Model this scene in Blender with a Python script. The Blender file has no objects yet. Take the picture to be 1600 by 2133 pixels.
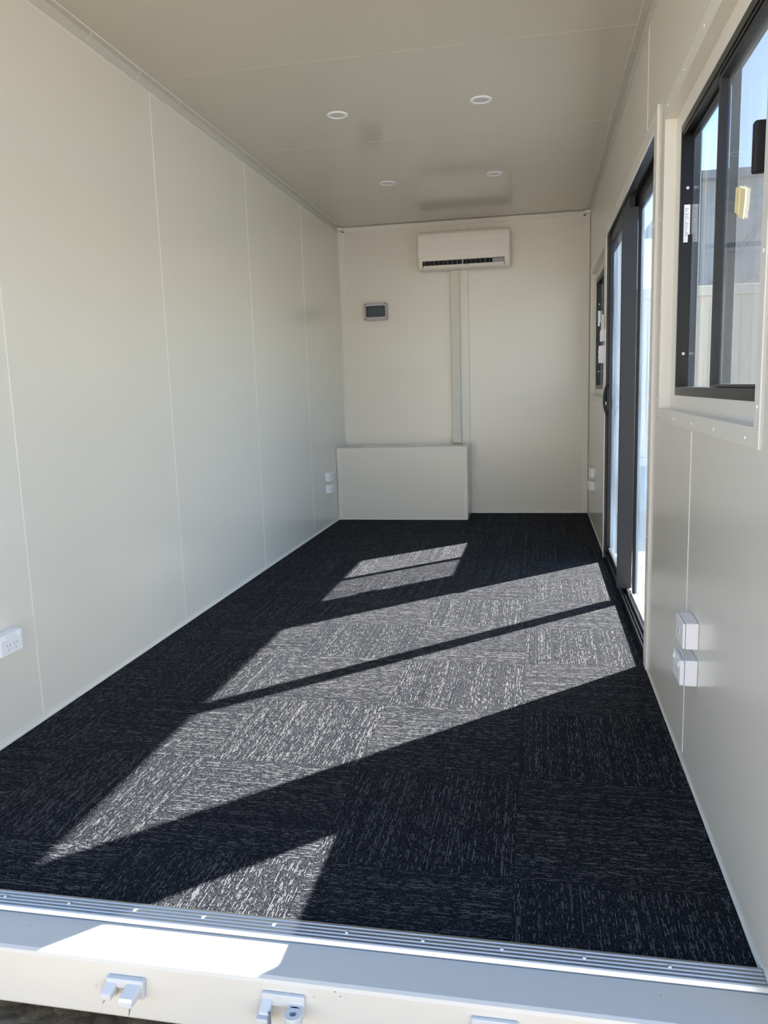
import bpy, bmesh, math, random
from mathutils import Vector, Matrix
random.seed(4)
S = bpy.context.scene
C = S.collection

# ------------------------------------------------------------------ camera
CAM = (1.79828, -1.51619, 1.16975)
Fw = Vector((-0.19291589, 0.96899715, -0.15436312))
Rt = Vector((0.98121529, 0.19049976, -0.03043668))
Up = Vector((8.69179e-05, 0.157335171, 0.987545258))
cd = bpy.data.cameras.new('camera')
cam = bpy.data.objects.new('camera', cd); C.objects.link(cam)
m = Matrix((Rt, Up, -Fw)).transposed().to_4x4(); m.translation = CAM
cam.matrix_world = m
cd.sensor_fit = 'HORIZONTAL'; cd.sensor_width = 36; cd.lens = 36*1639.83/1600
cd.clip_start = 0.02; cd.clip_end = 300
S.camera = cam

# ------------------------------------------------------------------ sky, sun, exposure
SUN_DIR = Vector((-1, -.99, -1.145)).normalized()      # the way the light travels
SUN_STRENGTH = 54.0
SKY_STRENGTH = 0.44
EXPOSURE = -0.26
w = bpy.data.worlds.new('sky'); S.world = w; w.use_nodes = True
nt = w.node_tree; nt.nodes.clear()
sky = nt.nodes.new('ShaderNodeTexSky'); sky.sky_type = 'NISHITA'; sky.sun_disc = False
sky.sun_elevation = math.asin(-SUN_DIR.z); sky.sun_rotation = math.atan2(1, .99)
sky.air_density = 1.0; sky.dust_density = 1.0; sky.ozone_density = 1.0
hs = nt.nodes.new('ShaderNodeHueSaturation'); hs.inputs['Saturation'].default_value = 1.5
bg = nt.nodes.new('ShaderNodeBackground'); bg.inputs[1].default_value = SKY_STRENGTH
wo = nt.nodes.new('ShaderNodeOutputWorld')
nt.links.new(sky.outputs[0], hs.inputs['Color']); nt.links.new(hs.outputs[0], bg.inputs[0]); nt.links.new(bg.outputs[0], wo.inputs[0])
sl = bpy.data.lights.new('sun', 'SUN'); sl.energy = SUN_STRENGTH; sl.angle = math.radians(.53); sl.color = (1, .95, .87)
so = bpy.data.objects.new('sun', sl); C.objects.link(so)
so.rotation_euler = SUN_DIR.to_track_quat('-Z', 'Y').to_euler(); so.location = (10, 10, 12)
S.view_settings.view_transform = 'Standard'; S.view_settings.look = 'None'
S.view_settings.exposure = EXPOSURE; S.view_settings.gamma = 1; S.view_settings.use_curve_mapping = False

# ------------------------------------------------------------------ dimensions
W, H, L = 2.234, 2.630, 5.777
XA, Y0 = 1.739, .234            # carpet tile grid

# ------------------------------------------------------------------ materials
def mat(name, col, rough=.5, metal=0, spec=.5, var=0, vscale=6, bump=0, bscale=200, coat=0):
    mt = bpy.data.materials.new(name); mt.use_nodes = True
    n = mt.node_tree; b = n.nodes['Principled BSDF']
    b.inputs['Base Color'].default_value = (*col, 1); b.inputs['Roughness'].default_value = rough
    b.inputs['Metallic'].default_value = metal; b.inputs['Specular IOR Level'].default_value = spec
    b.inputs['Coat Weight'].default_value = coat; b.inputs['Coat Roughness'].default_value = .12
    tc = n.nodes.new('ShaderNodeTexCoord')
    if var:
        nz = n.nodes.new('ShaderNodeTexNoise'); nz.inputs['Scale'].default_value = vscale; nz.inputs['Detail'].default_value = 5
        mx = n.nodes.new('ShaderNodeMix'); mx.data_type = 'RGBA'
        mx.inputs[6].default_value = (*[c*(1-var) for c in col], 1); mx.inputs[7].default_value = (*[min(1, c*(1+var)) for c in col], 1)
        n.links.new(tc.outputs['Object'], nz.inputs['Vector']); n.links.new(nz.outputs['Fac'], mx.inputs[0]); n.links.new(mx.outputs[2], b.inputs['Base Color'])
    if bump:
        nb = n.nodes.new('ShaderNodeTexNoise'); nb.inputs['Scale'].default_value = bscale; nb.inputs['Detail'].default_value = 3
        bn = n.nodes.new('ShaderNodeBump'); bn.inputs['Strength'].default_value = bump; bn.inputs['Distance'].default_value = .002
        n.links.new(tc.outputs['Object'], nb.inputs['Vector']); n.links.new(nb.outputs['Fac'], bn.inputs['Height']); n.links.new(bn.outputs[0], b.inputs['Normal'])
    return mt

WALL = mat('off_white_wall_panel', (.80, .765, .682), .2, var=.015, vscale=2, bump=.03, bscale=8)
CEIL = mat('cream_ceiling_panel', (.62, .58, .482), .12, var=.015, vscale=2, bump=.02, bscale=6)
TRIM = mat('off_white_trim', (.83, .80, .725), .3)
COVE = mat('grey_beige_cove_trim', (.66, .635, .565), .45)
RIVET = mat('pale_rivet', (.85, .84, .80), .2)
WHITE = mat('white_plastic', (.93, .93, .94), .25)
ACW = mat('white_air_conditioner_plastic', (.86, .81, .73), .36)
DUCT = mat('beige_duct_plastic', (.74, .72, .62), .4)
BLACK = mat('black_aluminium', (.010, .010, .011), .3, spec=.22)
CHAR = mat('charcoal_aluminium', (.030, .030, .033), .38, spec=.3)
RUBBER = mat('black_rubber', (.008, .008, .009), .6)
DARK = mat('dark_interior', (.02, .015, .02), .6)
ALU = mat('mill_aluminium', (.40, .43, .46), .3, metal=1)
STEELW = mat('white_painted_steel', (.70, .71, .70), .45, var=.04, vscale=30, bump=.15, bscale=60)
BEAM = mat('specked_beam_paint', (.76, .735, .665), .42, bump=.12, bscale=50)
def specks(mt, col):
    n = mt.node_tree; b = n.nodes['Principled BSDF']; g = n.nodes.new('ShaderNodeNewGeometry')
    vo = n.nodes.new('ShaderNodeTexVoronoi'); vo.inputs['Scale'].default_value = 55
    nz = n.nodes.new('ShaderNodeTexNoise'); nz.inputs['Scale'].default_value = 9; nz.inputs['Detail'].default_value = 4
    a = n.nodes.new('ShaderNodeMapRange'); a.inputs[1].default_value = .10; a.inputs[2].default_value = .06
    c = n.nodes.new('ShaderNodeMapRange'); c.inputs[1].default_value = .60; c.inputs[2].default_value = .66
    m_ = n.nodes.new('ShaderNodeMath'); m_.operation = 'MULTIPLY'; mx = n.nodes.new('ShaderNodeMix'); mx.data_type = 'RGBA'
    mx.inputs[6].default_value = (*col, 1); mx.inputs[7].default_value = (.16, .14, .12, 1)
    K = n.links; K.new(g.outputs['Position'], vo.inputs['Vector']); K.new(g.outputs['Position'], nz.inputs['Vector'])
    K.new(vo.outputs['Distance'], a.inputs[0]); K.new(nz.outputs['Fac'], c.inputs[0]); K.new(a.outputs[0], m_.inputs[0]); K.new(c.outputs[0], m_.inputs[1])
    K.new(m_.outputs[0], mx.inputs[0]); K.new(mx.outputs[2], b.inputs['Base Color'])
specks(BEAM, (.76, .735, .665))
GREYP = mat('grey_plastic', (.38, .38, .40), .45)
TEAL = mat('smoked_teal_lid', (.012, .028, .032), .12)
PAPER = mat('white_label', (.9, .9, .9), .5)
TAPE = mat('yellow_masking_tape', (.95, .84, .48), .7, bump=.2, bscale=60)
INK = mat('grey_ink', (.25, .27, .28), .6)
CABW = mat('cream_cabin_wall', (.46, .445, .39), .5, var=.04)
BLUEG = mat('blue_grey_sheet', (.22, .28, .34), .6, var=.2, vscale=5)
LILAC = mat('lilac_grey_corrugated_steel', (.30, .30, .32), .55, var=.08, vscale=3)
SHED = mat('pale_shed_cladding', (.36, .38, .41), .6, var=.06, vscale=1)
STEELG = mat('grey_steel_frame', (.20, .21, .24), .6)

def glass_mat(name, film=0., tint=(.955, .97, .975), filmcol=(.40, .54, .72), sc=(3, 3, .6)):
    mt = bpy.data.materials.new(name); mt.use_nodes = True; n = mt.node_tree; n.nodes.clear()
    out = n.nodes.new('ShaderNodeOutputMaterial'); tr = n.nodes.new('ShaderNodeBsdfTransparent'); tr.inputs[0].default_value = (*tint, 1)
    gl = n.nodes.new('ShaderNodeBsdfGlossy'); gl.inputs['Roughness'].default_value = .02
    lw = n.nodes.new('ShaderNodeLayerWeight'); lw.inputs[0].default_value = .5
    pw = n.nodes.new('ShaderNodeMath'); pw.operation = 'POWER'; pw.inputs[1].default_value = 5; n.links.new(lw.outputs['Facing'], pw.inputs[0])
    fr = n.nodes.new('ShaderNodeMath'); fr.operation = 'MULTIPLY_ADD'; fr.inputs[1].default_value = .6; fr.inputs[2].default_value = .03; n.links.new(pw.outputs[0], fr.inputs[0])
    mx = n.nodes.new('ShaderNodeMixShader'); n.links.new(fr.outputs[0], mx.inputs[0]); n.links.new(tr.outputs[0], mx.inputs[1]); n.links.new(gl.outputs[0], mx.inputs[2])
    last = mx
    if film:
        tc = n.nodes.new('ShaderNodeTexCoord'); mp = n.nodes.new('ShaderNodeMapping'); mp.inputs['Scale'].default_value = sc
        nz = n.nodes.new('ShaderNodeTexNoise'); nz.inputs['Scale'].default_value = 2.2; nz.inputs['Detail'].default_value = 6; nz.inputs['Distortion'].default_value = 1.2
        rp = n.nodes.new('ShaderNodeMapRange'); rp.inputs[1].default_value = .35; rp.inputs[2].default_value = .68
        rp.inputs[3].default_value = film*.45; rp.inputs[4].default_value = film*1.5
        tl = n.nodes.new('ShaderNodeBsdfTranslucent'); tl.inputs[0].default_value = (*filmcol, 1)
        m2 = n.nodes.new('ShaderNodeMixShader')
        n.links.new(tc.outputs['Object'], mp.inputs[0]); n.links.new(mp.outputs[0], nz.inputs['Vector']); n.links.new(nz.outputs['Fac'], rp.inputs[0])
        n.links.new(rp.outputs[0], m2.inputs[0]); n.links.new(mx.outputs[0], m2.inputs[1]); n.links.new(tl.outputs[0], m2.inputs[2]); last = m2
    n.links.new(last.outputs[0], out.inputs[0]); return mt
GLASS = glass_mat('window_glass', .012)
FILM = glass_mat('glass_with_protective_film', .07)
SCREEN = glass_mat('insect_screen', .03, tint=(.87, .87, .88), filmcol=(.6, .6, .6), sc=(300, 300, 300))

# carpet: half metre tiles laid quarter turn, dark navy loop with pale broken yarns
def carpet():
    mt = bpy.data.materials.new('navy_striated_carpet_tiles'); mt.use_nodes = True; n = mt.node_tree; N = n.nodes; K = n.links
    b = N['Principled BSDF']; b.inputs['Roughness'].default_value = .85; b.inputs['Specular IOR Level'].default_value = .06
    def mth(op, a, c=None, d=None):
        q = N.new('ShaderNodeMath'); q.operation = op
        for i, v in enumerate((a, c, d)):
            if v is None: continue
            if isinstance(v, (int, float)): q.inputs[i].default_value = v
            else: K.new(v, q.inputs[i])
        return q.outputs[0]
    g = N.new('ShaderNodeNewGeometry'); sp = N.new('ShaderNodeSeparateXYZ'); K.new(g.outputs['Position'], sp.inputs[0])
    x, y = sp.outputs[0], sp.outputs[1]
    u = mth('DIVIDE', mth('SUBTRACT', x, XA), .5); v = mth('DIVIDE', mth('SUBTRACT', y, Y0), .5)
    fu, fv = mth('FLOOR', u), mth('FLOOR', v)
    par = mth('FLOORED_MODULO', mth('ADD', fu, fv), 2)
    inv = mth('SUBTRACT', 1, par)
    along = mth('ADD', mth('MULTIPLY', x, inv), mth('MULTIPLY', y, par))
    across = mth('ADD', mth('MULTIPLY', y, inv), mth('MULTIPLY', x, par))
    rnd = N.new('ShaderNodeTexWhiteNoise'); rnd.noise_dimensions = '2D'
    cb = N.new('ShaderNodeCombineXYZ'); K.new(fu, cb.inputs[0]); K.new(fv, cb.inputs[1]); K.new(cb.outputs[0], rnd.inputs['Vector'])
    off = mth('MULTIPLY', rnd.outputs['Value'], 37)
    def nz(sa, sc, det=2, ro=.5):
        c2 = N.new('ShaderNodeCombineXYZ'); K.new(mth('MULTIPLY', along, sa), c2.inputs[0]); K.new(mth('MULTIPLY', across, sc), c2.inputs[1]); K.new(off, c2.inputs[2])
        t = N.new('ShaderNodeTexNoise'); t.inputs['Scale'].default_value = 1; t.inputs['Detail'].default_value = det; t.inputs['Roughness'].default_value = ro
        K.new(c2.outputs[0], t.inputs['Vector']); return t.outputs['Fac']
    spk = nz(420, 420, 2, .7)
    def rng(f, a, c, lo, hi):
        r = N.new('ShaderNodeMapRange'); K.new(f, r.inputs[0]); r.inputs[1].default_value = a; r.inputs[2].default_value = c; r.inputs[3].default_value = lo; r.inputs[4].default_value = hi; return r.outputs[0]
    def rows(pitch, length, lo, hi, w, dlo, dhi):
        q = mth('DIVIDE', across, pitch); row = mth('FLOOR', q)
        wn = N.new('ShaderNodeTexWhiteNoise'); wn.noise_dimensions = '2D'
        c0 = N.new('ShaderNodeCombineXYZ'); K.new(row, c0.inputs[0]); K.new(off, c0.inputs[1]); K.new(c0.outputs[0], wn.inputs['Vector'])
        c2 = N.new('ShaderNodeCombineXYZ'); K.new(mth('DIVIDE', along, length), c2.inputs[0]); K.new(mth('MULTIPLY', wn.outputs['Value'], 977), c2.inputs[1]); K.new(off, c2.inputs[2])
        t = N.new('ShaderNodeTexNoise'); t.inputs['Scale'].default_value = 1; t.inputs['Detail'].default_value = 2; K.new(c2.outputs[0], t.inputs['Vector'])
        dens = rng(wn.outputs['Value'], 0, 1, dlo, dhi)
        on = rng(mth('ADD', t.outputs['Fac'], dens), lo, hi, 0, 1)
        prof_ = rng(mth('ABSOLUTE', mth('SUBTRACT', mth('FRACT', q), .5)), w, w+.15, 1, 0)
        return mth('MULTIPLY', on, prof_), t.outputs['Fac']
    s1_, yarn = rows(.0033, .026, .54, .59, .14, -.15, .06)
    s2_, y2 = rows(.0018, .006, .53, .62, .25, -.05, .05)
    s1_ = mth('MULTIPLY', s1_, rng(spk, .38, .54, .35, 1))
    s2_ = mth('MULTIPLY', s2_, .30)
    fac = mth('MAXIMUM', s1_, s2_)
    mx = N.new('ShaderNodeMix'); mx.data_type = 'RGBA'; K.new(fac, mx.inputs[0])
    base = N.new('ShaderNodeMix'); base.data_type = 'RGBA'; K.new(rng(spk, .46, .68, 0, 1), base.inputs[0])
    base.inputs[6].default_value = (.0016, .0021, .0048, 1); base.inputs[7].default_value = (.030, .033, .043, 1)
    K.new(base.outputs[2], mx.inputs[6]); mx.inputs[7].default_value = (.215, .215, .22, 1)
    # hairline joints between tiles
    def edge(q): return mth('ABSOLUTE', mth('SUBTRACT', mth('FRACT', q), .5))
    j = mth('GREATER_THAN', mth('MAXIMUM', edge(u), edge(v)), .4965)
    dk = N.new('ShaderNodeMix'); dk.data_type = 'RGBA'; K.new(mth('MULTIPLY', j, .35), dk.inputs[0]); K.new(mx.outputs[2], dk.inputs[6]); dk.inputs[7].default_value = (.004, .004, .006, 1)
    K.new(dk.outputs[2], b.inputs['Base Color'])
    b.inputs['Sheen Weight'].default_value = .0; b.inputs['Sheen Roughness'].default_value = .5
    bp = N.new('ShaderNodeBump'); bp.inputs['Strength'].default_value = .6; bp.inputs['Distance'].default_value = .0025
    K.new(mth('ADD', spk, mth('MULTIPLY', yarn, .8)), bp.inputs['Height']); K.new(bp.outputs[0], b.inputs['Normal'])
    return mt
CARPET = carpet()

def soil():
    mt = bpy.data.materials.new('earth_and_gravel'); mt.use_nodes = True; n = mt.node_tree; N = n.nodes; K = n.links
    b = N['Principled BSDF']; b.inputs['Roughness'].default_value = .95
    g = N.new('ShaderNodeNewGeometry'); sp = N.new('ShaderNodeSeparateXYZ'); K.new(g.outputs['Position'], sp.inputs[0])
    a = N.new('ShaderNodeTexNoise'); a.inputs['Scale'].default_value = 14; a.inputs['Detail'].default_value = 10; a.inputs['Roughness'].default_value = .7
    vo = N.new('ShaderNodeTexVoronoi'); vo.inputs['Scale'].default_value = 28
    K.new(g.outputs['Position'], a.inputs['Vector']); K.new(g.outputs['Position'], vo.inputs['Vector'])
    r1 = N.new('ShaderNodeValToRGB'); r1.color_ramp.elements[0].position = .35; r1.color_ramp.elements[0].color = (.085, .062, .038, 1); r1.color_ramp.elements[1].position = .68; r1.color_ramp.elements[1].color = (.38, .28, .17, 1)
    r2 = N.new('ShaderNodeValToRGB'); r2.color_ramp.elements[0].position = .3; r2.color_ramp.elements[0].color = (.04, .038, .034, 1); r2.color_ramp.elements[1].position = .7; r2.color_ramp.elements[1].color = (.135, .127, .115, 1)
    K.new(a.outputs['Fac'], r1.inputs[0]); K.new(a.outputs['Fac'], r2.inputs[0])
    mr = N.new('ShaderNodeMapRange'); K.new(sp.outputs[0], mr.inputs[0]); mr.inputs[1].default_value = 2.4; mr.inputs[2].default_value = 3.0
    mx = N.new('ShaderNodeMix'); mx.data_type = 'RGBA'; K.new(mr.outputs[0], mx.inputs[0]); K.new(r1.outputs[0], mx.inputs[6]); K.new(r2.outputs[0], mx.inputs[7])
    K.new(mx.outputs[2], b.inputs['Base Color'])
    bp = N.new('ShaderNodeBump'); bp.inputs['Distance'].default_value = .03; bp.inputs['Strength'].default_value = .8
    ad = N.new('ShaderNodeMath'); ad.operation = 'SUBTRACT'; K.new(a.outputs['Fac'], ad.inputs[0]); K.new(vo.outputs['Distance'], ad.inputs[1]); K.new(ad.outputs[0], bp.inputs['Height'])
    K.new(bp.outputs[0], b.inputs['Normal']); return mt
SOIL = soil()

# ------------------------------------------------------------------ helpers
def box(bm, x0, x1, y0, y1, z0, z1):
    v = [bm.verts.new(p) for p in ((x0,y0,z0),(x1,y0,z0),(x1,y1,z0),(x0,y1,z0),(x0,y0,z1),(x1,y0,z1),(x1,y1,z1),(x0,y1,z1))]
    for f in ((0,3,2,1),(4,5,6,7),(0,1,5,4),(1,2,6,5),(2,3,7,6),(3,0,4,7)): bm.faces.new([v[i] for i in f])
def obj(name, bm, m_, parent=None, bevel=0, seg=2, smooth=False, loc=None):
    me = bpy.data.meshes.new(name); bmesh.ops.recalc_face_normals(bm, faces=bm.faces); bm.to_mesh(me); bm.free()
    if smooth:
        for p in me.polygons: p.use_smooth = True
    me.materials.append(m_)
    o = bpy.data.objects.new(name, me); C.objects.link(o)
    if loc is not None:                                  # mesh given in world coordinates, origin wanted at loc
        me.transform(Matrix.Translation(-Vector(loc))); o.location = loc
    if parent is not None:
        o.parent = parent
        o.matrix_parent_inverse = Matrix.Identity(4)
        pw = Vector((0,0,0)); p = parent
        while p is not None: pw += p.location; p = p.parent
        me.transform(Matrix.Translation(-pw))
    if bevel:
        bv = o.modifiers.new('bevel', 'BEVEL'); bv.width = bevel; bv.segments = seg; bv.limit_method = 'ANGLE'; bv.harden_normals = False
    return o
def boxes(name, lst, m_, parent=None, bevel=0, seg=2):
    bm = bmesh.new()
    for q in lst: box(bm, *q)
    return obj(name, bm, m_, parent, bevel, seg)
def empty(name, loc, label=None, cat=None, group=None):
    o = bpy.data.objects.new(name, None); C.objects.link(o); o.location = loc; o.empty_display_size = .05
    if label: tag(o, label, cat, group)
    return o
def tag(o, label, cat, group=None):
    o['label'] = label; o['category'] = cat
    if group: o['group'] = group
    return o
def struct(o, label=None):
    o['kind'] = 'structure'
    if label: o['label'] = label
    return o
def tube(bm, pts, r, n=8):
    rings = []
    for i, p in enumerate(pts):
        p = Vector(p); d = (Vector(pts[min(i+1, len(pts)-1)])-Vector(pts[max(i-1, 0)])).normalized()
        a = d.cross(Vector((0,1,0)) if abs(d.y) < .9 else Vector((1,0,0))).normalized(); c = d.cross(a)
        rr = r[i] if isinstance(r, (list, tuple)) else r
        rings.append([bm.verts.new(p+(a*math.cos(2*math.pi*k/n)+c*math.sin(2*math.pi*k/n))*rr) for k in range(n)])
    for A, B in zip(rings, rings[1:]):
        for k in range(n): bm.faces.new((A[k], A[(k+1)%n], B[(k+1)%n], B[k]))
    bm.faces.new(rings[0][::-1]); bm.faces.new(rings[-1])
def lathe(bm, prof, n=32, axis='z', c=(0,0,0)):
    rings = []
    def P(r, h, a):
        q = (r*math.cos(a), r*math.sin(a))
        if axis == 'z': v = (q[0], q[1], h)
        elif axis == 'x': v = (h, q[0], q[1])
        else: v = (q[0], h, q[1])
        return Vector(v)+Vector(c)
    for r, h in prof:
        rings.append([bm.verts.new(P(max(r, 1e-5), h, 2*math.pi*k/n)) for k in range(n)])
    for A, B in zip(rings, rings[1:]):
        for k in range(n): bm.faces.new((A[k], A[(k+1)%n], B[(k+1)%n], B[k]))
    return rings
def rivet_mesh():
    bm = bmesh.new(); lathe(bm, [(.0045, 0), (.0042, .0012), (.0028, .0024), (.0006, .0028)], 12)
    me = bpy.data.meshes.new('rivet'); bmesh.ops.remove_doubles(bm, verts=bm.verts, dist=1e-5); bm.to_mesh(me); bm.free()
    for p in me.polygons: p.use_smooth = True
    me.materials.append(RIVET); return me
RM = rivet_mesh()
def rivet(parent, p, nrm, s=1.0):
    o = bpy.data.objects.new('rivet', RM); C.objects.link(o); o.parent = parent
    pw = Vector((0,0,0)); q = parent
    while q is not None: pw += q.location; q = q.parent
    o.location = Vector(p)-pw; o.rotation_euler = Vector(nrm).to_track_quat('Z', 'Y').to_euler(); o.scale = (s, s, s)
def ring(axis0, axis1, y0, y1, z0, z1, iy0, iy1, iz0, iz1):
    """four boxes forming a rectangular ring in the y-z plane between x = axis0 and axis1"""
    return [(axis0, axis1, y0, y1, z0, iz0), (axis0, axis1, y0, y1, iz1, z1), (axis0, axis1, y0, iy0, iz0, iz1), (axis0, axis1, iy1, y1, iz0, iz1)]
def ringmesh(name, x0, x1, y0, y1, z0, z1, iy0, iy1, iz0, iz1, m_, parent, bevel=0, extra=()):
    return boxes(name, ring(x0, x1, y0, y1, z0, z1, iy0, iy1, iz0, iz1)+list(extra), m_, parent, bevel)

# ------------------------------------------------------------------ ground and shell
bm = bmesh.new()
nx, ny = 60, 50
xs = [-1.5+i*.08 for i in range(nx)]; ys = [-3.2+i*.08 for i in range(ny)]
from mathutils import noise as NZ
g = [[bm.verts.new((x, y, -.205+.016*NZ.noise(Vector((x*6, y*6, 0)))+.010*NZ.noise(Vector((x*21, y*21, 3))))) for y in ys] for x in xs]
for i in range(nx-1):
    for j in range(ny-1): bm.faces.new((g[i][j], g[i+1][j], g[i+1][j+1], g[i][j+1]))
struct(obj('ground_earth', bm, SOIL, smooth=True), 'brown earth in front of the cabin')
bm = bmesh.new(); box(bm, -60, 80, -60, 90, -.40, -.222); struct(obj('ground', bm, SOIL), 'pale gravel yard')

struct(boxes('floor', [(0, W, 0, L, -.03, 0)], CARPET), 'dark navy carpet tiles with pale broken streaks, laid quarter turn')
struct(boxes('floor_slab', [(-.08, W+.1, -.02, L+.08, -.13, -.031)], STEELG))
seams_l = [.95, 2.17, 3.40, 4.59]
struct(boxes('wall_left', [(-.08, 0, -.155, L+.08, -.03, H+.08)], WALL), 'off-white panelled left wall')
BEAD = mat('pale_joint_bead', (.93, .91, .85), .25)
for k, y in enumerate(seams_l): struct(boxes('trim_%d' % (20+k), [(0, .0016, y-.0014, y+.0014, .023, H-.052)], BEAD), 'thin pale panel joint on the left wall')
struct(boxes('wall_back', [(0, W, L, L+.08, -.03, H+.08)], WALL), 'off-white back wall')
struct(boxes('ceiling', [(0, W, -.155, L, H, H+.08)]+[(.035, W-.035, y-.002, y+.002, H-.0010, H) for y in (.95, 2.165, 3.37, 4.6)], CEIL), 'glossy cream panelled ceiling')
# right wall with its three openings
WIN1 = dict(y0=.215, y1=1.54, z0=1.065, z1=2.07)
WIN2 = dict(y0=4.14, y1=5.52, z0=1.065, z1=2.07)
DY0, DY1, DZ = 1.78, 3.88, 2.10
T = W+.10
rb = [(W, T, -.155, .215, -.03, H+.08), (W, T, .215, 1.54, -.03, 1.065), (W, T, .215, 1.54, 2.07, H+.08), (W, T, 1.54, DY0, -.03, H+.08),
      (W, T, DY0, DY1, DZ+.035, H+.08), (W, T, DY0, DY1, -.03, -.002), (W, T, DY1, 4.14, -.03, H+.08), (W, T, 4.14, 5.52, -.03, 1.065), (W, T, 4.14, 5.52, 2.07, H+.08), (W, T, 5.52, L+.08, -.03, H+.08)]
struct(boxes('wall_right', rb, WALL), 'off-white right wall with two windows and a sliding door')

for k, (y, a, b_) in enumerate(((.905, .03, 1.02), (2.05, 2.18, H-.056))): struct(boxes('trim_%d' % (30+k), [(W-.0012, W, y-.0015, y+.0015, a, b_)], BEAD), 'thin pale panel joint on the right wall')
# cove angles, with pairs of rivets
o = struct(boxes('trim_1', [(0, .034, -.15, L, H-.0025, H), (0, .0025, -.15, L, H-.050, H)], COVE, bevel=.0006), 'riveted cove angle along the left of the ceiling')
boxes('edge', [(.0335, .036, -.15, L, H-.0035, H)], BEAD, o); boxes('edge', [(0, .0035, -.15, L, H-.0515, H-.0495)], BEAD, o)
for k in range(14):
    y = .03+.407*k
    rivet(o, (.015, y, H-.0025), (0, 0, -1)); rivet(o, (.0025, y-.008, H-.023), (1, 0, 0))
o = struct(boxes('trim_2', [(W-.034, W, -.15, L, H-.0025, H), (W-.0025, W, -.15, L, H-.055, H)], COVE, bevel=.0006), 'riveted cove angle along the right of the ceiling')
boxes('edge', [(W-.036, W-.0335, -.15, L, H-.0035, H)], BEAD, o)
for k in range(14):
    y = .39+.407*k
    if y < L-.05: rivet(o, (W-.014, y, H-.0025), (0, 0, -1)); rivet(o, (W-.0025, y-.02, H-.036), (-1, 0, 0))
struct(boxes('baseboard_left', [(0, .003, 0, 5.378, .001, .022), (0, .011, 0, 5.378, 0.0005, .004)], TRIM, bevel=.0008))
struct(boxes('baseboard_right', [(W-.002, W, -.0, DY0-.075, .001, .013), (W-.005, W, 0, DY0-.075, .0005, .003), (W-.003, W, DY1+.08, L, .001, .026)], TRIM, bevel=.0008))
struct(boxes('baseboard_back', [(1.182, W-.004, L-.012, L, .0005, .010)], TRIM, bevel=.0008))
struct(boxes('trim_3', [(0, .056, L-.003, L, .66, H-.03), (.0, .003, L-.05, L-.003, .66, H-.03)], TRIM, bevel=.0008), 'corner angle between left and back walls')
struct(boxes('trim_4', [(W-.056, W-.004, L-.003, L, .02, H-.03), (W-.006, W-.003, L-.05, L-.003, .03, H-.058)], TRIM, bevel=.0008), 'corner angle between back and right walls')
struct(boxes('trim_5', [(.035, W-.035, L-.003, L, H-.042, H-.003), (.035, W-.035, L-.035, L-.003, H-.0055, H-.003)], TRIM, bevel=.0008), 'angle along the top of the back wall')
struct(boxes('trim_6', [(1.106, 1.179, L-.003, L, .70, H-.043)], TRIM, bevel=.0008), 'flat joint strip down the middle of the back wall')
struct(boxes('trim_7', [(.060, 1.0, L-.003, L, .664, .695), (1.104, 1.215, L-.005, L, .676, .698), (1.187, 1.236, L-.003, L, .03, .676)], TRIM, bevel=.0008), 'angle along the foot of the back wall above the box')
struct(boxes('trim_8', [(1.1792, 1.1815, L-.0012, L, .70, H-.043)], GREYP), 'dark panel joint beside the strip')
for nm, x0, x1 in (('left', .004, .045), ('right', W-.052, W-.002)):
    struct(boxes('trim_9' if nm == 'left' else 'trim_10', [(x0, x1, L-.07, L-.0055, H-.030, H-.0065)], BEAD, bevel=.002), nm+' corner clip under the ceiling')

# ------------------------------------------------------------------ front sill beam of the container
bm = bmesh.new()
prof = [(-.0475, -.008), (-.148, -.008), (-.1555, -.0115), (-.158, -.019), (-.158, -.139), (-.155, -.144), (-.148, -.146), (-.02, -.146), (-.02, -.008)]
ring_ = []
for x in [-.08, W+.1]: ring_.append([bm.verts.new((x, p[0], p[1])) for p in prof])
for k in range(len(prof)): bm.faces.new((ring_[0][k], ring_[0][(k+1)%len(prof)], ring_[1][(k+1)%len(prof)], ring_[1][k]))
bm.faces.new(ring_[0]); bm.faces.new(ring_[1][::-1])
struct(obj('trim_11', bm, BEAM), 'painted steel beam under the open front end')
# ribbed aluminium threshold
bm = bmesh.new(); prof = [(.006, .004), (.002, .0085)]
yy = .002
ribs = []
for k in range(5):
    c = -.004-k*.0095; ribs += [(c+.003, .0095-.001*k), (c+.0012, .0112-.0012*k), (c-.0022, .0112-.0012*k), (c-.0040, .0085-.0012*k)]
prof = [(.006, .002), (.003, .0085)]+ribs+[(-.050, -.004), (-.050, -.0078), (.006, -.0078)]
A = [bm.verts.new((.001, *p)) for p in prof]; B = [bm.verts.new((W-.001, *p)) for p in prof]
for k in range(len(prof)): bm.faces.new((A[k], A[(k+1)%len(prof)], B[(k+1)%len(prof)], B[k]))
bm.faces.new(A); bm.faces.new(B[::-1])
thr = tag(obj('threshold_strip', bm, ALU), 'ribbed aluminium threshold strip between dark carpet and white steel beam', 'threshold strip')
for k in range(14):
    x = .058+.1665*k
    if x < W-.02: rivet(thr, (x, -.0225, .0085), (0, 0, 1), .9)

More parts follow.
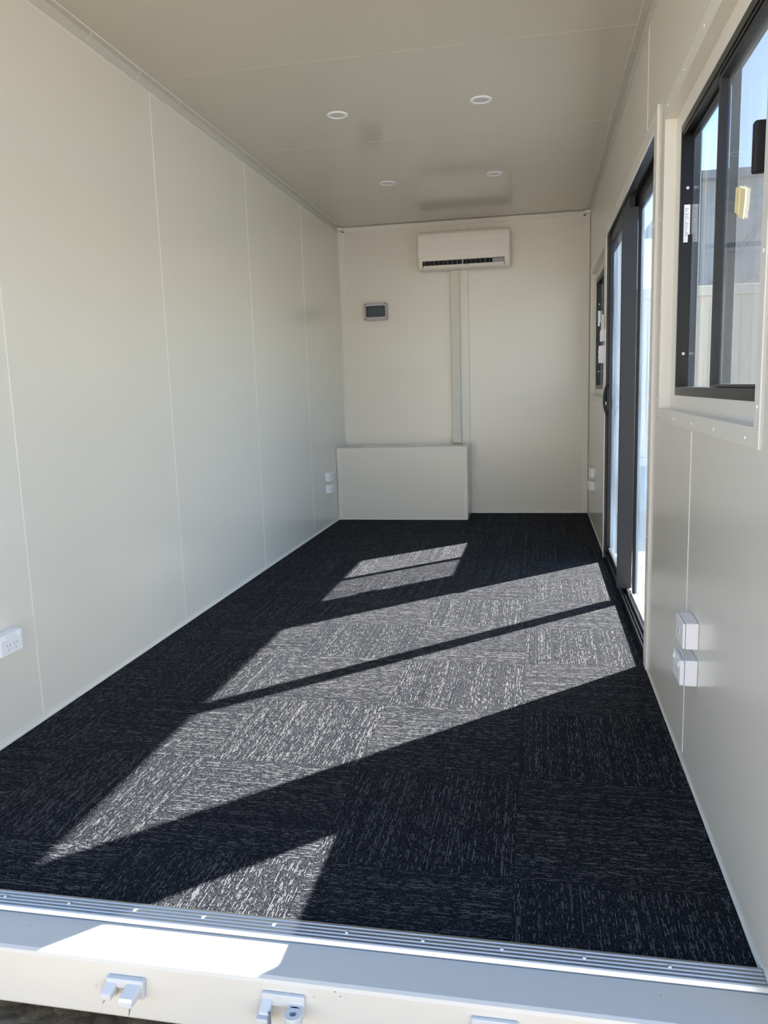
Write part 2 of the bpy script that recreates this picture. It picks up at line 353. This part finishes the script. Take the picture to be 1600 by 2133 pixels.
# door latch keepers welded to the beam
YB = -.158
def horn(bm, x0, x1, zt, zb, d0, d1, lean=0):
    """lug that grows from the plate outwards and down, wider at the tip"""
    top = [(x0, YB-d0, zt), (x1, YB-d0, zt), (x1+lean, YB-d1, zt-.018), (x0+lean, YB-d1, zt-.018)]
    bot = [(x0+.004, YB-d0, zb), (x1-.002, YB-d0, zb), (x1+lean, YB-d1, zb-.008), (x0+lean+.002, YB-d1, zb-.008)]
    t = [bm.verts.new(p) for p in top]; b_ = [bm.verts.new(p) for p in bot]
    bm.faces.new(t); bm.faces.new(b_[::-1])
    for k in range(4): bm.faces.new((t[k], b_[k], b_[(k+1)%4], t[(k+1)%4]))
k1 = empty('door_keeper', (.94, YB, -.04), 'chipped white steel door keeper with two blunt horns, leftmost on the front beam', 'door keeper')
boxes('plate', [(.900, .985, YB-.014, YB, -.062, -.040), (.905, .920, YB-.012, YB, -.085, -.062), (.965, .983, YB-.012, YB, -.085, -.062)], STEELW, k1, .003)
bm = bmesh.new(); horn(bm, .900, .926, -.046, -.070, .010, .034, -.006); h1 = obj('horn', bm, STEELW, k1, .003); h1['label'] = 'small left horn'
bm = bmesh.new(); horn(bm, .948, .982, -.046, -.072, .010, .046, -.008); h2 = obj('horn', bm, STEELW, k1, .004); h2['label'] = 'large right horn with chipped paint'
bm = bmesh.new(); tube(bm, [(.908, YB-.030, -.072), (.900, YB-.033, -.086)], [.0022, .0006], 6); obj('weld_burr', bm, STEELG, h1)
bm = bmesh.new(); tube(bm, [(.968, YB-.040, -.076), (.964, YB-.042, -.098)], [.0030, .0006], 6); obj('weld_burr', bm, STEELG, h2)
def keeper2(x, name_label, cut=False):
    k2 = empty('door_keeper', (x, YB, -.04), name_label, 'door keeper')
    boxes('plate', [(x-.045, x+.045, YB-.010, YB, -.062, -.034), (x-.043, x-.028, YB-.010, YB, -.092, -.062), (x+.02, x+.043, YB-.010, YB, -.085, -.062)], STEELW, k2, .003)
    bm = bmesh.new(); horn(bm, x-.045, x-.022, -.044, -.07, .008, .030, -.002); box(bm, x-.049, x-.024, YB-.042, YB-.016, -.092, -.066); obj('horn', bm, STEELW, k2, .003)
    bm = bmesh.new(); r_ = lathe(bm, [(.0075, -.012), (.0175, -.012), (.0185, -.009), (.0185, .009), (.0175, .012), (.0075, .012), (.0075, -.012)], 28, 'z', (x+.028, YB-.032, -.064))
    box(bm, x+.014, x+.040, YB-.018, YB-.004, -.074, -.052); e = obj('eye', bm, STEELW, k2, 0, smooth=False)
    bm = bmesh.new(); tube(bm, [(x-.022, YB-.030, -.058), (x-.020, YB-.034, -.085), (x-.021, YB-.033, -.12)], [.003, .0022, .0012], 6); obj('weld_burr', bm, STEELG, k2)
    return k2
keeper2(1.29, 'white steel door keeper with round pierced eye, middle one on the beam')
keeper2(1.715, 'white steel door keeper cut by the bottom edge, rightmost on the beam')

# ------------------------------------------------------------------ windows
def window(n, d, screen=True, label='', parts1=False):
    y0, y1, z0, z1 = d['y0'], d['y1'], d['z0'], d['z1']
    e = empty('window_%d' % n, (W, (y0+y1)/2, z0)); struct(e, label)
    near_clip = .035
    # flange on the wall, reveal lining and inner ring
    fy1 = y1+(.065 if n == 1 else .06); fy0 = y0-.036 if n == 1 else y0-.05
    fl = ringmesh('casing', W-.004, W, fy0, fy1, z0-.040, z1+.055, y0, y1, z0, z1, TRIM, e, .001)
    ringmesh('reveal', W-.004, W+.036, y0-.001, y1+.001, z0-.001, z1+.001, y0+.004, y1-.004, z0+.004, z1-.004, TRIM, e, .0008)
    iy0, iy1, iz0, iz1 = y0+.10, y1-.115, z0+.053, z1-.066
    ringmesh('inner_lining', W+.035, T, y0, y1, z0, z1, iy0, iy1, iz0, iz1, TRIM, e)
    # black frame: four members with an outer track
    fr = ringmesh('frame', W+.033, W+.095, iy0-.001, iy1+.001, iz0-.001, iz1+.001, iy0+.022, iy1-.012, iz0+.028, iz1-.024, BLACK, e, .001,
                  extra=[(W+.036, W+.040, iy0, iy1, iz1-.034, iz1-.02), (W+.064, W+.068, iy0, iy1, iz1-.034, iz1-.02)])
    ym = (iy0+iy1)/2+.015
    # far light: fixed glass
    boxes('fixed_pane', [(W+.068, W+.072, ym-.01, iy1-.010, iz0+.026, iz1-.022)], GLASS, e)
    boxes('fixed_stile', [(W+.072, W+.090, ym-.03, ym-.002, iz0+.028, iz1-.024)], BLACK, e, .001)
    boxes('bead', [(W+.073, W+.078, iy1-.018, iy1-.011, iz0+.027, iz1-.023)], CHAR, e, .001)
    # near light: sliding sash
    s = ringmesh('sash', W+.040, W+.066, iy0+.015, ym, iz0+.029, iz1-.026, iy0+.050, ym-.026, iz0+.037, iz1-.046, CHAR, e, .001)
    boxes('pane', [(W+.051, W+.055, iy0+.048, ym-.024, iz0+.035, iz1-.044)], GLASS, s)
    if screen: boxes('insect_screen', [(W+.0915, W+.0925, iy0+.02, ym-.01, iz0+.028, iz1-.024)], SCREEN, e)
    # latch
    bm = bmesh.new(); zc = 1.645; yc = iy0+.030
    box(bm, W+.004, W+.032, yc-.010, yc+.014, zc-.052, zc+.052); box(bm, W+.030, W+.041, yc-.008, yc+.008, zc-.035, zc+.035)
    la = obj('latch', bm, RUBBER, s, .009, 4)
    boxes('latch_plate', [(W+.034, W+.040, yc-.013, yc+.013, zc-.06, zc+.06)], BLACK, la, .002)
    for zz in (1.806, 1.259):
        bm = bmesh.new(); r_ = lathe(bm, [(.0005, -.002), (.0024, -.002), (.0028, 0), (.0048, -.0006), (.0052, .0004)], 14, 'y', (W+.056, iy1-.013, zz)); obj('screw', bm, RIVET, e, smooth=True)
    # printed label on the frame
    st = bmesh.new(); box(st, W+.046, W+.066, iy1-.0132, iy1-.0125, 1.655, 1.752); vs = [(W+.046, 1.655), (W+.060, 1.655), (W+.066, 1.672), (W+.066, 1.63)]
    box(st, W+.046, W+.060, iy1-.0132, iy1-.0125, 1.630, 1.655); lb = obj('label', st, PAPER, e)
    bm = bmesh.new(); random.seed(n)
    for k in range(16):
        zz = 1.648+.006*k; box(bm, W+.049, W+.049+random.uniform(.004, .014), iy1-.0136, iy1-.0132, zz, zz+.002)
    box(bm, W+.050, W+.053, iy1-.0136, iy1-.0132, 1.636, 1.640); obj('print', bm, INK, lb)
    return e, s, fl, (iy0, iy1, iz0, iz1, ym)
w1, s1, f1, q1 = window(1, WIN1, label='near sliding window in the right wall, black frame with yellow tape on the glass')
for y in (1.525, 1.20, .894, .594, .283): rivet(f1, (W-.004, y, 1.044), (-1, 0, 0), 1.0)
for y, z in ((1.58, 1.422), (1.58, 1.10), (1.58, 1.74), (.197, 1.415), (.197, 1.112), (.873, 2.095), (1.168, 2.093), (1.473, 2.091), (.58, 2.095)): rivet(f1, (W-.004, y, z), (-1, 0, 0))
# yellow masking tape on the sash glass, two torn strips
bm = bmesh.new(); xt = W+.0495
def strip(bm, pts, th=.0008):
    a = [bm.verts.new((xt, y, z)) for y, z in pts]; b_ = [bm.verts.new((xt-th, y, z)) for y, z in pts]
    bm.faces.new(a); bm.faces.new(b_[::-1])
    for k in range(len(pts)): bm.faces.new((a[k], a[(k+1)%len(pts)], b_[(k+1)%len(pts)], b_[k]))
strip(bm, [(0.690, 1.640), (0.645, 1.635), (0.649, 1.60), (0.655, 1.567), (0.683, 1.578), (0.697, 1.583), (0.693, 1.61)])
strip(bm, [(0.643, 1.632), (0.595, 1.616), (0.591, 1.622), (0.595, 1.59), (0.610, 1.550), (0.631, 1.556), (0.654, 1.565), (0.647, 1.60)])
obj('masking_tape', bm, TAPE, s1)
w2, s2, f2, q2 = window(2, WIN2, label='far sliding window in the right wall, beyond the door')
for y in (4.3, 4.7, 5.1, 5.4): rivet(f2, (W-.004, y, 1.044), (-1, 0, 0))

# ------------------------------------------------------------------ sliding door
d = empty('door_1', (W, (DY0+DY1)/2, 0)); struct(d, 'black framed sliding glass door in the right wall')
cas = boxes('casing', [(W-.008, W, DY0-.070, DY0, .001, DZ+.06), (W-.008, W, DY1, DY1+.06, .001, DZ+.06), (W-.008, W, DY0, DY1, DZ, DZ+.06)], TRIM, d, .001)
boxes('reveal', [(W-.008, W+.002, DY0-.073, DY0-.069, .001, DZ+.07), (W-.012, W+.004, DY1, DY1+.008, .001, DZ)], TRIM, d)
for z in (.55, .95, 1.35, 1.75): rivet(cas, (W-.008, DY0-.03, z), (-1, 0, 0)); rivet(cas, (W-.008, DY1+.03, z), (-1, 0, 0))
boxes('head_frame', [(W-.001, W+.036, DY0, DY1, DZ, DZ+.034), (W+.036, W+.060, DY0, DY1, DZ+.02, DZ+.034), (W+.060, W+.10, DY0, DY1, DZ-.055, DZ+.034)], CHAR, d, .001)
boxes('jamb', [(W+.002, W+.10, DY0, DY0+.012, .0, DZ)], CHAR, d, .001)
boxes('jamb', [(W+.002, W+.10, DY1-.012, DY1, .0, DZ)], CHAR, d, .001)
boxes('track', [(W, W+.036, DY0+.012, DY1-.012, 0, .036), (W, W+.004, DY0+.012, DY1-.012, .036, .046), (W+.014, W+.018, DY0+.012, DY1-.012, .036, .046), (W+.030, W+.036, DY0+.012, DY1-.012, .036, .050)], BLACK, d, .0008)
SILL = mat('pale_anodised_sill', (.42, .42, .41), .4)
boxes('sill', [(W+.036, W+.14, DY0+.012, DY1-.012, 0, .034), (W+.052, W+.056, DY0+.012, DY1-.012, .034, .048), (W+.094, W+.099, DY0+.012, DY1-.012, .034, .046)], SILL, d, .0008)
# fixed near pane
boxes('fixed_pane', [(W+.073, W+.078, DY0+.012, 2.832, .036, DZ-.05)], FILM, d)
boxes('fixed_stile', [(W+.060, W+.088, 2.806, 2.834, .036, DZ-.055)], BLACK, d, .001)
# sliding leaf
lf = boxes('leaf', [(2.214, W+.056, 2.80, 2.828, .064, 2.037), (W+.010, W+.050, DY1-.042, DY1-.013, .052, 2.085),
                    (W+.016, W+.044, 2.828, DY1-.042, .052, .082), (W+.016, W+.044, 2.828, DY1-.042, 2.035, 2.10)], CHAR, d, .0015)
boxes('stile_seal', [(2.2135, 2.2165, 2.7985, 2.800, .064, 2.037)], RUBBER, lf)
boxes('pane', [(W+.028, W+.033, 2.826, DY1-.040, .080, 2.037)], FILM, lf)
bm = bmesh.new(); lathe(bm, [(.0005, -.001), (.003, -.001)], 12, 'y', (W+.035, 2.7985, 1.99)); obj('screw_hole', bm, RUBBER, lf)
# bow handle
bm = bmesh.new(); pts = []
for k in range(17):
    a = math.pi*k/16; pts.append((W+.014-.030*math.sin(a)**.8, DY1-.028, 1.057+.098*math.cos(a)))
tube(bm, pts, [.0055+.0035*math.sin(math.pi*k/16) for k in range(17)], 10); hd = obj('handle', bm, RUBBER, lf, smooth=True)
boxes('lock_body', [(W-.002, W+.012, DY1-.041, DY1-.014, .985, 1.125)], RUBBER, lf, .003)
boxes('outer_pull', [(W+.046, W+.062, 3.805, 3.845, 1.03, 1.09)], RUBBER, lf, .003)
boxes('key_latch', [(W-.010, W-.002, DY1-.032, DY1-.024, 1.02, 1.045)], RIVET, lf, .001)
# white printed label stuck to the fixed pane
lb = boxes('label', ring(W+.0715, W+.0729, 2.13, 2.42, 1.078, 1.106, 2.1325, 2.4175, 1.0802, 1.1038), PAPER, d)
bm = bmesh.new()
for a, b_ in ((2.20, 2.204), (2.28, 2.284), (2.36, 2.364)): box(bm, W+.0709, W+.0714, a, b_, 1.083, 1.100)
obj('print', bm, PAPER, lb)

# ------------------------------------------------------------------ air conditioner
ac = empty('air_conditioner', (1.155, L, 2.19), 'white wall-mounted split air conditioner high on the back wall', 'air conditioner')
full = [(0, 2.197), (.12, 2.190), (.155, 2.190), (.172, 2.197), (.182, 2.215), (.198, 2.262), (.204, 2.29), (.206, 2.33), (.206, 2.45), (.203, 2.482), (.192, 2.500), (.17, 2.507), (0, 2.507)]
notch = [(0, 2.197), (.12, 2.190), (.155, 2.190), (.172, 2.197), (.177, 2.203), (.085, 2.212), (.085, 2.270), (.197, 2.262), (.204, 2.29), (.206, 2.33), (.206, 2.45), (.203, 2.482), (.192, 2.500), (.17, 2.507), (0, 2.507)]
def loft(bm, prof, st):
    cz = 2.345; rs = []
    for x, s_ in st:
        rs.append([bm.verts.new((x, L-.0005-max(0, p[0]-s_), cz+(p[1]-cz)*(1-s_/.155))) for p in prof])
    n = len(prof)
    for A, B in zip(rs, rs[1:]):
        for k in range(n): bm.faces.new((A[k], A[(k+1)%n], B[(k+1)%n], B[k]))
    bm.faces.new(rs[0]); bm.faces.new(rs[-1][::-1])
bm = bmesh.new()
X0, X1 = .752, 1.560
e_ = [(0, .020), (.002, .013), (.006, .007), (.012, .002), (.020, 0)]
loft(bm, full, [(X0+a, b_) for a, b_ in e_]+[(.796, 0)])
loft(bm, notch, [(.796, 0), (1.510, 0)])
loft(bm, full, [(1.510, 0)]+[(X1-a, b_) for a, b_ in e_[::-1]])
body = obj('body', bm, ACW, ac)
bm = bmesh.new(); box(bm, .797, 1.509, L-.09, L-.086, 2.213, 2.269); obj('outlet', bm, DARK, ac)
boxes('outlet_cover', [(1.405, 1.508, L-.165, L-.14, 2.222, 2.262)], GREYP, ac, .002)
for k in range(15):
    x = .812+.0405*k
    bm = bmesh.new(); vs = [bm.verts.new(p) for p in ((x, L-.168, 2.216), (x+.010, L-.10, 2.216), (x+.010, L-.10, 2.264), (x, L-.176, 2.262), (x+.0025, L-.168, 2.216), (x+.0125, L-.10, 2.216), (x+.0125, L-.10, 2.264), (x+.0025, L-.176, 2.262))]
    for f in ((0,1,2,3),(7,6,5,4),(0,4,5,1),(1,5,6,2),(2,6,7,3),(3,7,4,0)): bm.faces.new([vs[i] for i in f])
    obj('vane', bm, STEELG, ac)
bm = bmesh.new()
vs = []
for x in (.802, 1.504):
    vs.append([bm.verts.new((x, L-a, z)) for a, z in ((.180, 2.203), (.187, 2.222), (.183, 2.225), (.150, 2.212), (.150, 2.208))])
for k in range(5): bm.faces.new((vs[0][k], vs[0][(k+1)%5], vs[1][(k+1)%5], vs[1][k]))
bm.faces.new(vs[0]); bm.faces.new(vs[1][::-1]); fp = obj('flap', bm, ACW, ac)
boxes('flap_arm', [(1.146, 1.152, L-.188, L-.16, 2.212, 2.262)], WHITE, fp, .001)
boxes('badge', [(1.172, 1.196, L-.1885, L-.1865, 2.2165, 2.2205)], STEELG, fp)
bm = bmesh.new(); box(bm, .775, 1.537, L-.2066, L-.206, 2.2955, 2.2965)
obj('panel_joint', bm, DUCT, ac)

# ------------------------------------------------------------------ trunking, board, service box
tr = empty('cable_trunking', (1.06, L, .66), 'beige vertical duct running from air conditioner down to the low box', 'cable duct')
boxes('cover', [(1.022, 1.100, L-.055, L-.001, .735, 2.194)], DUCT, tr, .006, 3)
boxes('backing', [(1.018, 1.104, L-.030, L-.001, .658, 2.194)], TRIM, tr, .001)
c_ = boxes('coupling', [(1.017, 1.105, L-.060, L-.001, .659, .765)], DUCT, tr, .007, 3); c_['label'] = 'pale end coupling of the duct'
boxes('screw', [(1.112, 1.118, L-.008, L-.003, .745, .751)], RIVET, tr, .001)

db = empty('distribution_board', (.337, L, 1.79), 'small grey switchboard with dark smoked lid on the back wall', 'switchboard')
bx = boxes('enclosure', [(.238, .440, L-.062, L-.001, 1.795, 1.943)], GREYP, db, .007, 3); bx['label'] = 'light grey plastic enclosure'
bm = bmesh.new()
for q in ring(0, 1, .236, .442, 1.792, 1.946, .250, .426, 1.822, 1.918): box(bm, q[2], q[3], L-.072, L-.055, q[4], q[5])
cv = obj('cover', bm, mat('light_grey_plastic', (.50, .49, .50), .4), db, .003)
ld = boxes('lid', [(.251, .425, L-.075, L-.058, 1.824, 1.916)], TEAL, db, .004, 3)
boxes('lid_grip', [(.290, .372, L-.078, L-.0745, 1.838, 1.852)], TEAL, ld, .002)
boxes('lid_rim', [(.254, .262, L-.077, L-.0748, 1.826, 1.914)], CHAR, ld, .001); boxes('lid_rim', [(.414, .422, L-.077, L-.0748, 1.826, 1.914)], CHAR, ld, .001)
boxes('label', [(.285, .365, L-.0765, L-.0748, 1.872, 1.884)], mat('dark_green_label', (.01, .035, .035), .4), ld)
for x in (.246, .432):
    for z in (1.803, 1.935):
        bm = bmesh.new(); lathe(bm, [(.0005, -.0015), (.0042, -.0015), (.005, 0)], 14, 'y', (x, L-.0725, z)); obj('screw', bm, CHAR, db)

sb = empty('service_box', (.59, 5.58, 0), 'low off-white boxed housing in the back left corner below the duct', 'boxing')
BY, BX, BZ = 5.382, 1.179, .652
boxes('panel', [(.002, BX, BY, L-.001, .0, BZ)], WALL, sb)
boxes('corner_angle', [(.004, .040, BY-.0025, BY, .002, BZ+.002), (.040, BX-.034, BY-.0025, BY, BZ-.032, BZ+.002), (BX-.034, BX+.0025, BY-.0025, BY, .002, BZ+.002),
                       (BX, BX+.0025, BY, BY+.035, .002, BZ+.002), (.004, BX+.0025, BY-.0025, BY+.03, BZ, BZ+.0025), (.040, BX-.034, BY-.0025, BY, .002, .016)], TRIM, sb, .0006)
boxes('top_angle', [(BX-.03, BX+.0025, BY+.03, L-.002, BZ, BZ+.0025), (BX, BX+.0025, BY+.035, L-.002, BZ-.03, BZ)], TRIM, sb)
for x in (.25, .77, 1.10): rivet(sb, (x, BY-.0025, BZ-.016), (0, -1, 0), .8)
for z in (.12, .35, .55): rivet(sb, (BX-.016, BY-.0025, z), (0, -1, 0), .8)

# ------------------------------------------------------------------ downlights
def downlight(x, y, label):
    e = empty('downlight', (x, y, H), label, 'ceiling light', 'downlights in the ceiling')
    bm = bmesh.new(); lathe(bm, [(.040, -.003), (.041, -.006), (.046, -.0075), (.054, -.0065), (.0575, -.003), (.058, -.0005)], 40, 'z', (x, y, H)); obj('bezel', bm, WHITE, e, smooth=True)
    bm = bmesh.new(); lathe(bm, [(.0002, -.0028), (.041, -.0032)], 40, 'z', (x, y, H)); obj('diffuser', bm, mat('frosted_diffuser', (.62, .61, .57), .4), e)
downlight(.739, 2.863, 'round white downlight in the ceiling, nearer one on the left')
downlight(1.506, 2.850, 'round white downlight in the ceiling, nearer one on the right')
downlight(.732, 4.337, 'round white downlight, farther one on the left of the ceiling')
downlight(1.495, 4.316, 'round white downlight farther back, right above the air conditioner side')

# ------------------------------------------------------------------ power points on deep white blocks
def outlet(name, side, y0, z0, label, cat, double=True, group=None):
    """side -1: left wall facing +x; side +1: right wall facing -x. 115 x 75 mm plate on a 34 mm block"""
    wx = 0 if side < 0 else W; sg = 1 if side < 0 else -1
    def X(a, b_): return tuple(sorted((wx+sg*a, wx+sg*b_)))
    e = empty(name, (wx, y0+.0575, z0), label, cat, group)
    boxes('mounting_block', [(*X(.0005, .034), y0, y0+.115, z0, z0+.075)], WHITE, e, .0025, 3)
    t = .013 if double else .008
    pl_ = boxes('plate', [(*X(.0348, .0348+t), y0+.001, y0+.114, z0+.001, z0+.074)], WHITE, e, .0035, 3)
    f = .0348+t
    if double:
        for k, yy in enumerate((y0+.020, y0+.095)):
            # rocker, wedge shaped
            bm = bmesh.new(); vs = []
            for a, z in ((f-.001, z0+.052), (f+.0045, z0+.055), (f+.0015, z0+.068), (f-.001, z0+.068)):
                vs.append([bm.verts.new((wx+sg*a, yy-.006, z)), bm.verts.new((wx+sg*a, yy+.006, z))])
            for i in range(4): bm.faces.new((vs[i][0], vs[i][1], vs[(i+1)%4][1], vs[(i+1)%4][0]))
            bm.faces.new([v[0] for v in vs]); bm.faces.new([v[1] for v in vs][::-1]); obj('rocker_switch', bm, WHITE, pl_)
        for yy in (y0+.040, y0+.076):
            bm = bmesh.new()
            for dy, dz, ang in ((-.007, .006, 30), (.007, .006, -30), (0, -.009, 0)):
                b2 = bmesh.new(); box(b2, -.0004, .0004, -.0010, .0010, -.0038, .0038)
                b2.transform(Matrix.Translation((wx+sg*(f+.0002), yy+dy, z0+.028+dz)) @ Matrix.Rotation(math.radians(ang), 4, 'X'))
                me = bpy.data.meshes.new('t'); b2.to_mesh(me); b2.free(); bm.from_mesh(me); bpy.data.meshes.remove(me)
            obj('socket_slots', bm, INK, pl_)
    else:
        bm = bmesh.new(); box(bm, *X(f-.001, f+.0012), y0+.047, y0+.068, z0+.026, z0+.050); ins = obj('socket_insert', bm, WHITE, pl_, .001)
        boxes('socket_opening', [(*X(f+.0008, f+.0015), y0+.051, y0+.064, z0+.033, z0+.045)], GREYP, pl_)
    return e
outlet('power_outlet', 1, .710, .319, 'white double power outlet low on right wall nearest the viewer, lower of the pair', 'power outlet')
outlet('data_outlet', 1, .710, .426, 'white data outlet low on right wall nearest the viewer, upper of the pair', 'wall outlet', False)
outlet('power_outlet', 1, 4.87, .322, 'white double power outlet right of the back corner, beside the door, lower block', 'power outlet')
outlet('data_outlet', 1, 4.87, .425, 'white outlet block right of the back corner, beside the door, upper block', 'wall outlet', False)
outlet('power_outlet', -1, 4.98, .296, 'white double power outlet on left wall beside the low boxed housing, lower block', 'power outlet')
outlet('data_outlet', -1, 4.98, .399, 'white outlet block on left wall beside the low boxed housing, upper block', 'wall outlet', False)
outlet('power_outlet', -1, .700, .321, 'white double power outlet at left edge of photo, alone on the left wall', 'power outlet')

# light switch and remote between door and far window
sw = empty('light_switch', (W, 4.01, 1.295), 'white light switch on deep block between sliding door and far window', 'light switch')
boxes('mounting_block', [(W-.034, W-.0005, 3.972, 4.047, 1.295, 1.410)], WHITE, sw, .003, 3)
boxes('plate', [(W-.044, W-.0345, 3.973, 4.046, 1.296, 1.409)], WHITE, sw, .003, 3)
boxes('rocker', [(W-.047, W-.044, 4.002, 4.017, 1.365, 1.380)], WHITE, sw, .001)
boxes('rocker', [(W-.047, W-.044, 4.002, 4.017, 1.325, 1.340)], WHITE, sw, .001)
rh = empty('remote_holder', (W, 4.01, 1.435), 'white wall cradle holding the remote above the light switch', 'holder')
boxes('cradle', [(W-.036, W-.032, 3.980, 4.040, 1.437, 1.505), (W-.032, W-.001, 3.980, 3.984, 1.437, 1.515), (W-.032, W-.001, 4.036, 4.040, 1.437, 1.515), (W-.032, W-.001, 3.984, 4.036, 1.437, 1.441), (W-.004, W-.001, 3.984, 4.036, 1.441, 1.54)], WHITE, rh, .0015)
rc = empty('remote_control', (W-.018, 4.01, 1.442), 'beige remote control standing upright in its wall cradle', 'remote control')
boxes('body', [(W-.030, W-.008, 3.986, 4.034, 1.442, 1.612)], ACW, rc, .006, 3)
boxes('display', [(W-.0308, W-.0298, 3.993, 4.027, 1.555, 1.598)], GREYP, rc)
for k in range(3): boxes('button', [(W-.0312, W-.0298, 3.995+.011*k, 4.003+.011*k, 1.525, 1.533)], WHITE, rc, .0005)

# ------------------------------------------------------------------ outside, seen through the glass
cb = empty('site_cabin', (4.0, 8.4, -.22), 'cream site cabin with flat roof standing behind the glass door', 'building')
bm = bmesh.new(); box(bm, 2.62, 5.1, 7.2, 10.0, .37, 2.0)
for k in range(24): box(bm, 2.66+.10*k, 2.70+.10*k, 7.19, 7.2, .38, 1.98)
obj('wall', bm, CABW, cb)
boxes('base_rail', [(2.60, 5.12, 7.17, 10.0, .275, .365)], CABW, cb, .005)
boxes('roof_rail', [(2.58, 5.14, 7.15, 10.02, 2.0, 2.10)], CABW, cb, .01)
boxes('skirt', [(2.66, 5.06, 7.26, 9.9, -.22, .275)], BLUEG, cb)
sc = empty('shipping_container', (7.6, 13.2, -.22), 'lilac grey corrugated container beyond the near window, behind the cream cabin', 'container')
bm = bmesh.new(); pts = []
x = 5.15; k = 0
while x < 10.4:
    pts += [(x, 12.0), (x+.07, 12.0), (x+.11, 12.05), (x+.18, 12.05)]; x += .22
A = [bm.verts.new((p[0], p[1], -.1)) for p in pts]; B = [bm.verts.new((p[0], p[1], 2.75)) for p in pts]
for i in range(len(pts)-1): bm.faces.new((A[i], A[i+1], B[i+1], B[i]))
obj('corrugated_side', bm, LILAC, sc)
boxes('shell', [(5.1, 10.45, 12.07, 14.4, -.1, 2.75)], LILAC, sc)
boxes('top_rail', [(5.08, 10.47, 11.97, 14.42, 2.72, 2.90)], STEELG, sc, .01)
boxes('bottom_rail', [(5.08, 10.47, 11.97, 14.42, -.22, -.08)], STEELG, sc, .01)
sh = empty('steel_shed', (9, 24, -.22), 'tall pale steel shed with diagonal bracing in the distance', 'building')
boxes('wall', [(5.9, 15, 22, 30, -.22, 6.4)], SHED, sh)
bm = bmesh.new()
for k in range(30): box(bm, 5.95+.3*k, 6.05+.3*k, 21.97, 22.0, -.2, 6.35)
obj('cladding_rib', bm, SHED, sh)
bm = bmesh.new(); tube(bm, [(5.9, 21.8, .2), (5.9, 21.8, 6.6)], .10, 6); obj('post', bm, STEELG, sh)
bm = bmesh.new(); tube(bm, [(5.9, 21.8, 3.0), (8.4, 21.8, 6.3)], .07, 6); obj('brace', bm, STEELG, sh)
bm = bmesh.new(); tube(bm, [(8.4, 21.8, .2), (8.4, 21.8, 6.6)], .10, 6); obj('post', bm, STEELG, sh)
boxes('roof', [(5.6, 15.3, 21.6, 30.4, 6.4, 6.6)], STEELG, sh)
# unseen pale wall added behind the viewer to bounce sunlight into the open end
struct(boxes('trim_40', [(-7, 11, -7.3, -7.0, -.222, 3.0)], mat('pale_bounce_wall', (.42, .41, .395), .8, var=.06)), 'unseen pale wall added to bounce sunlight into the open end of the cabin')
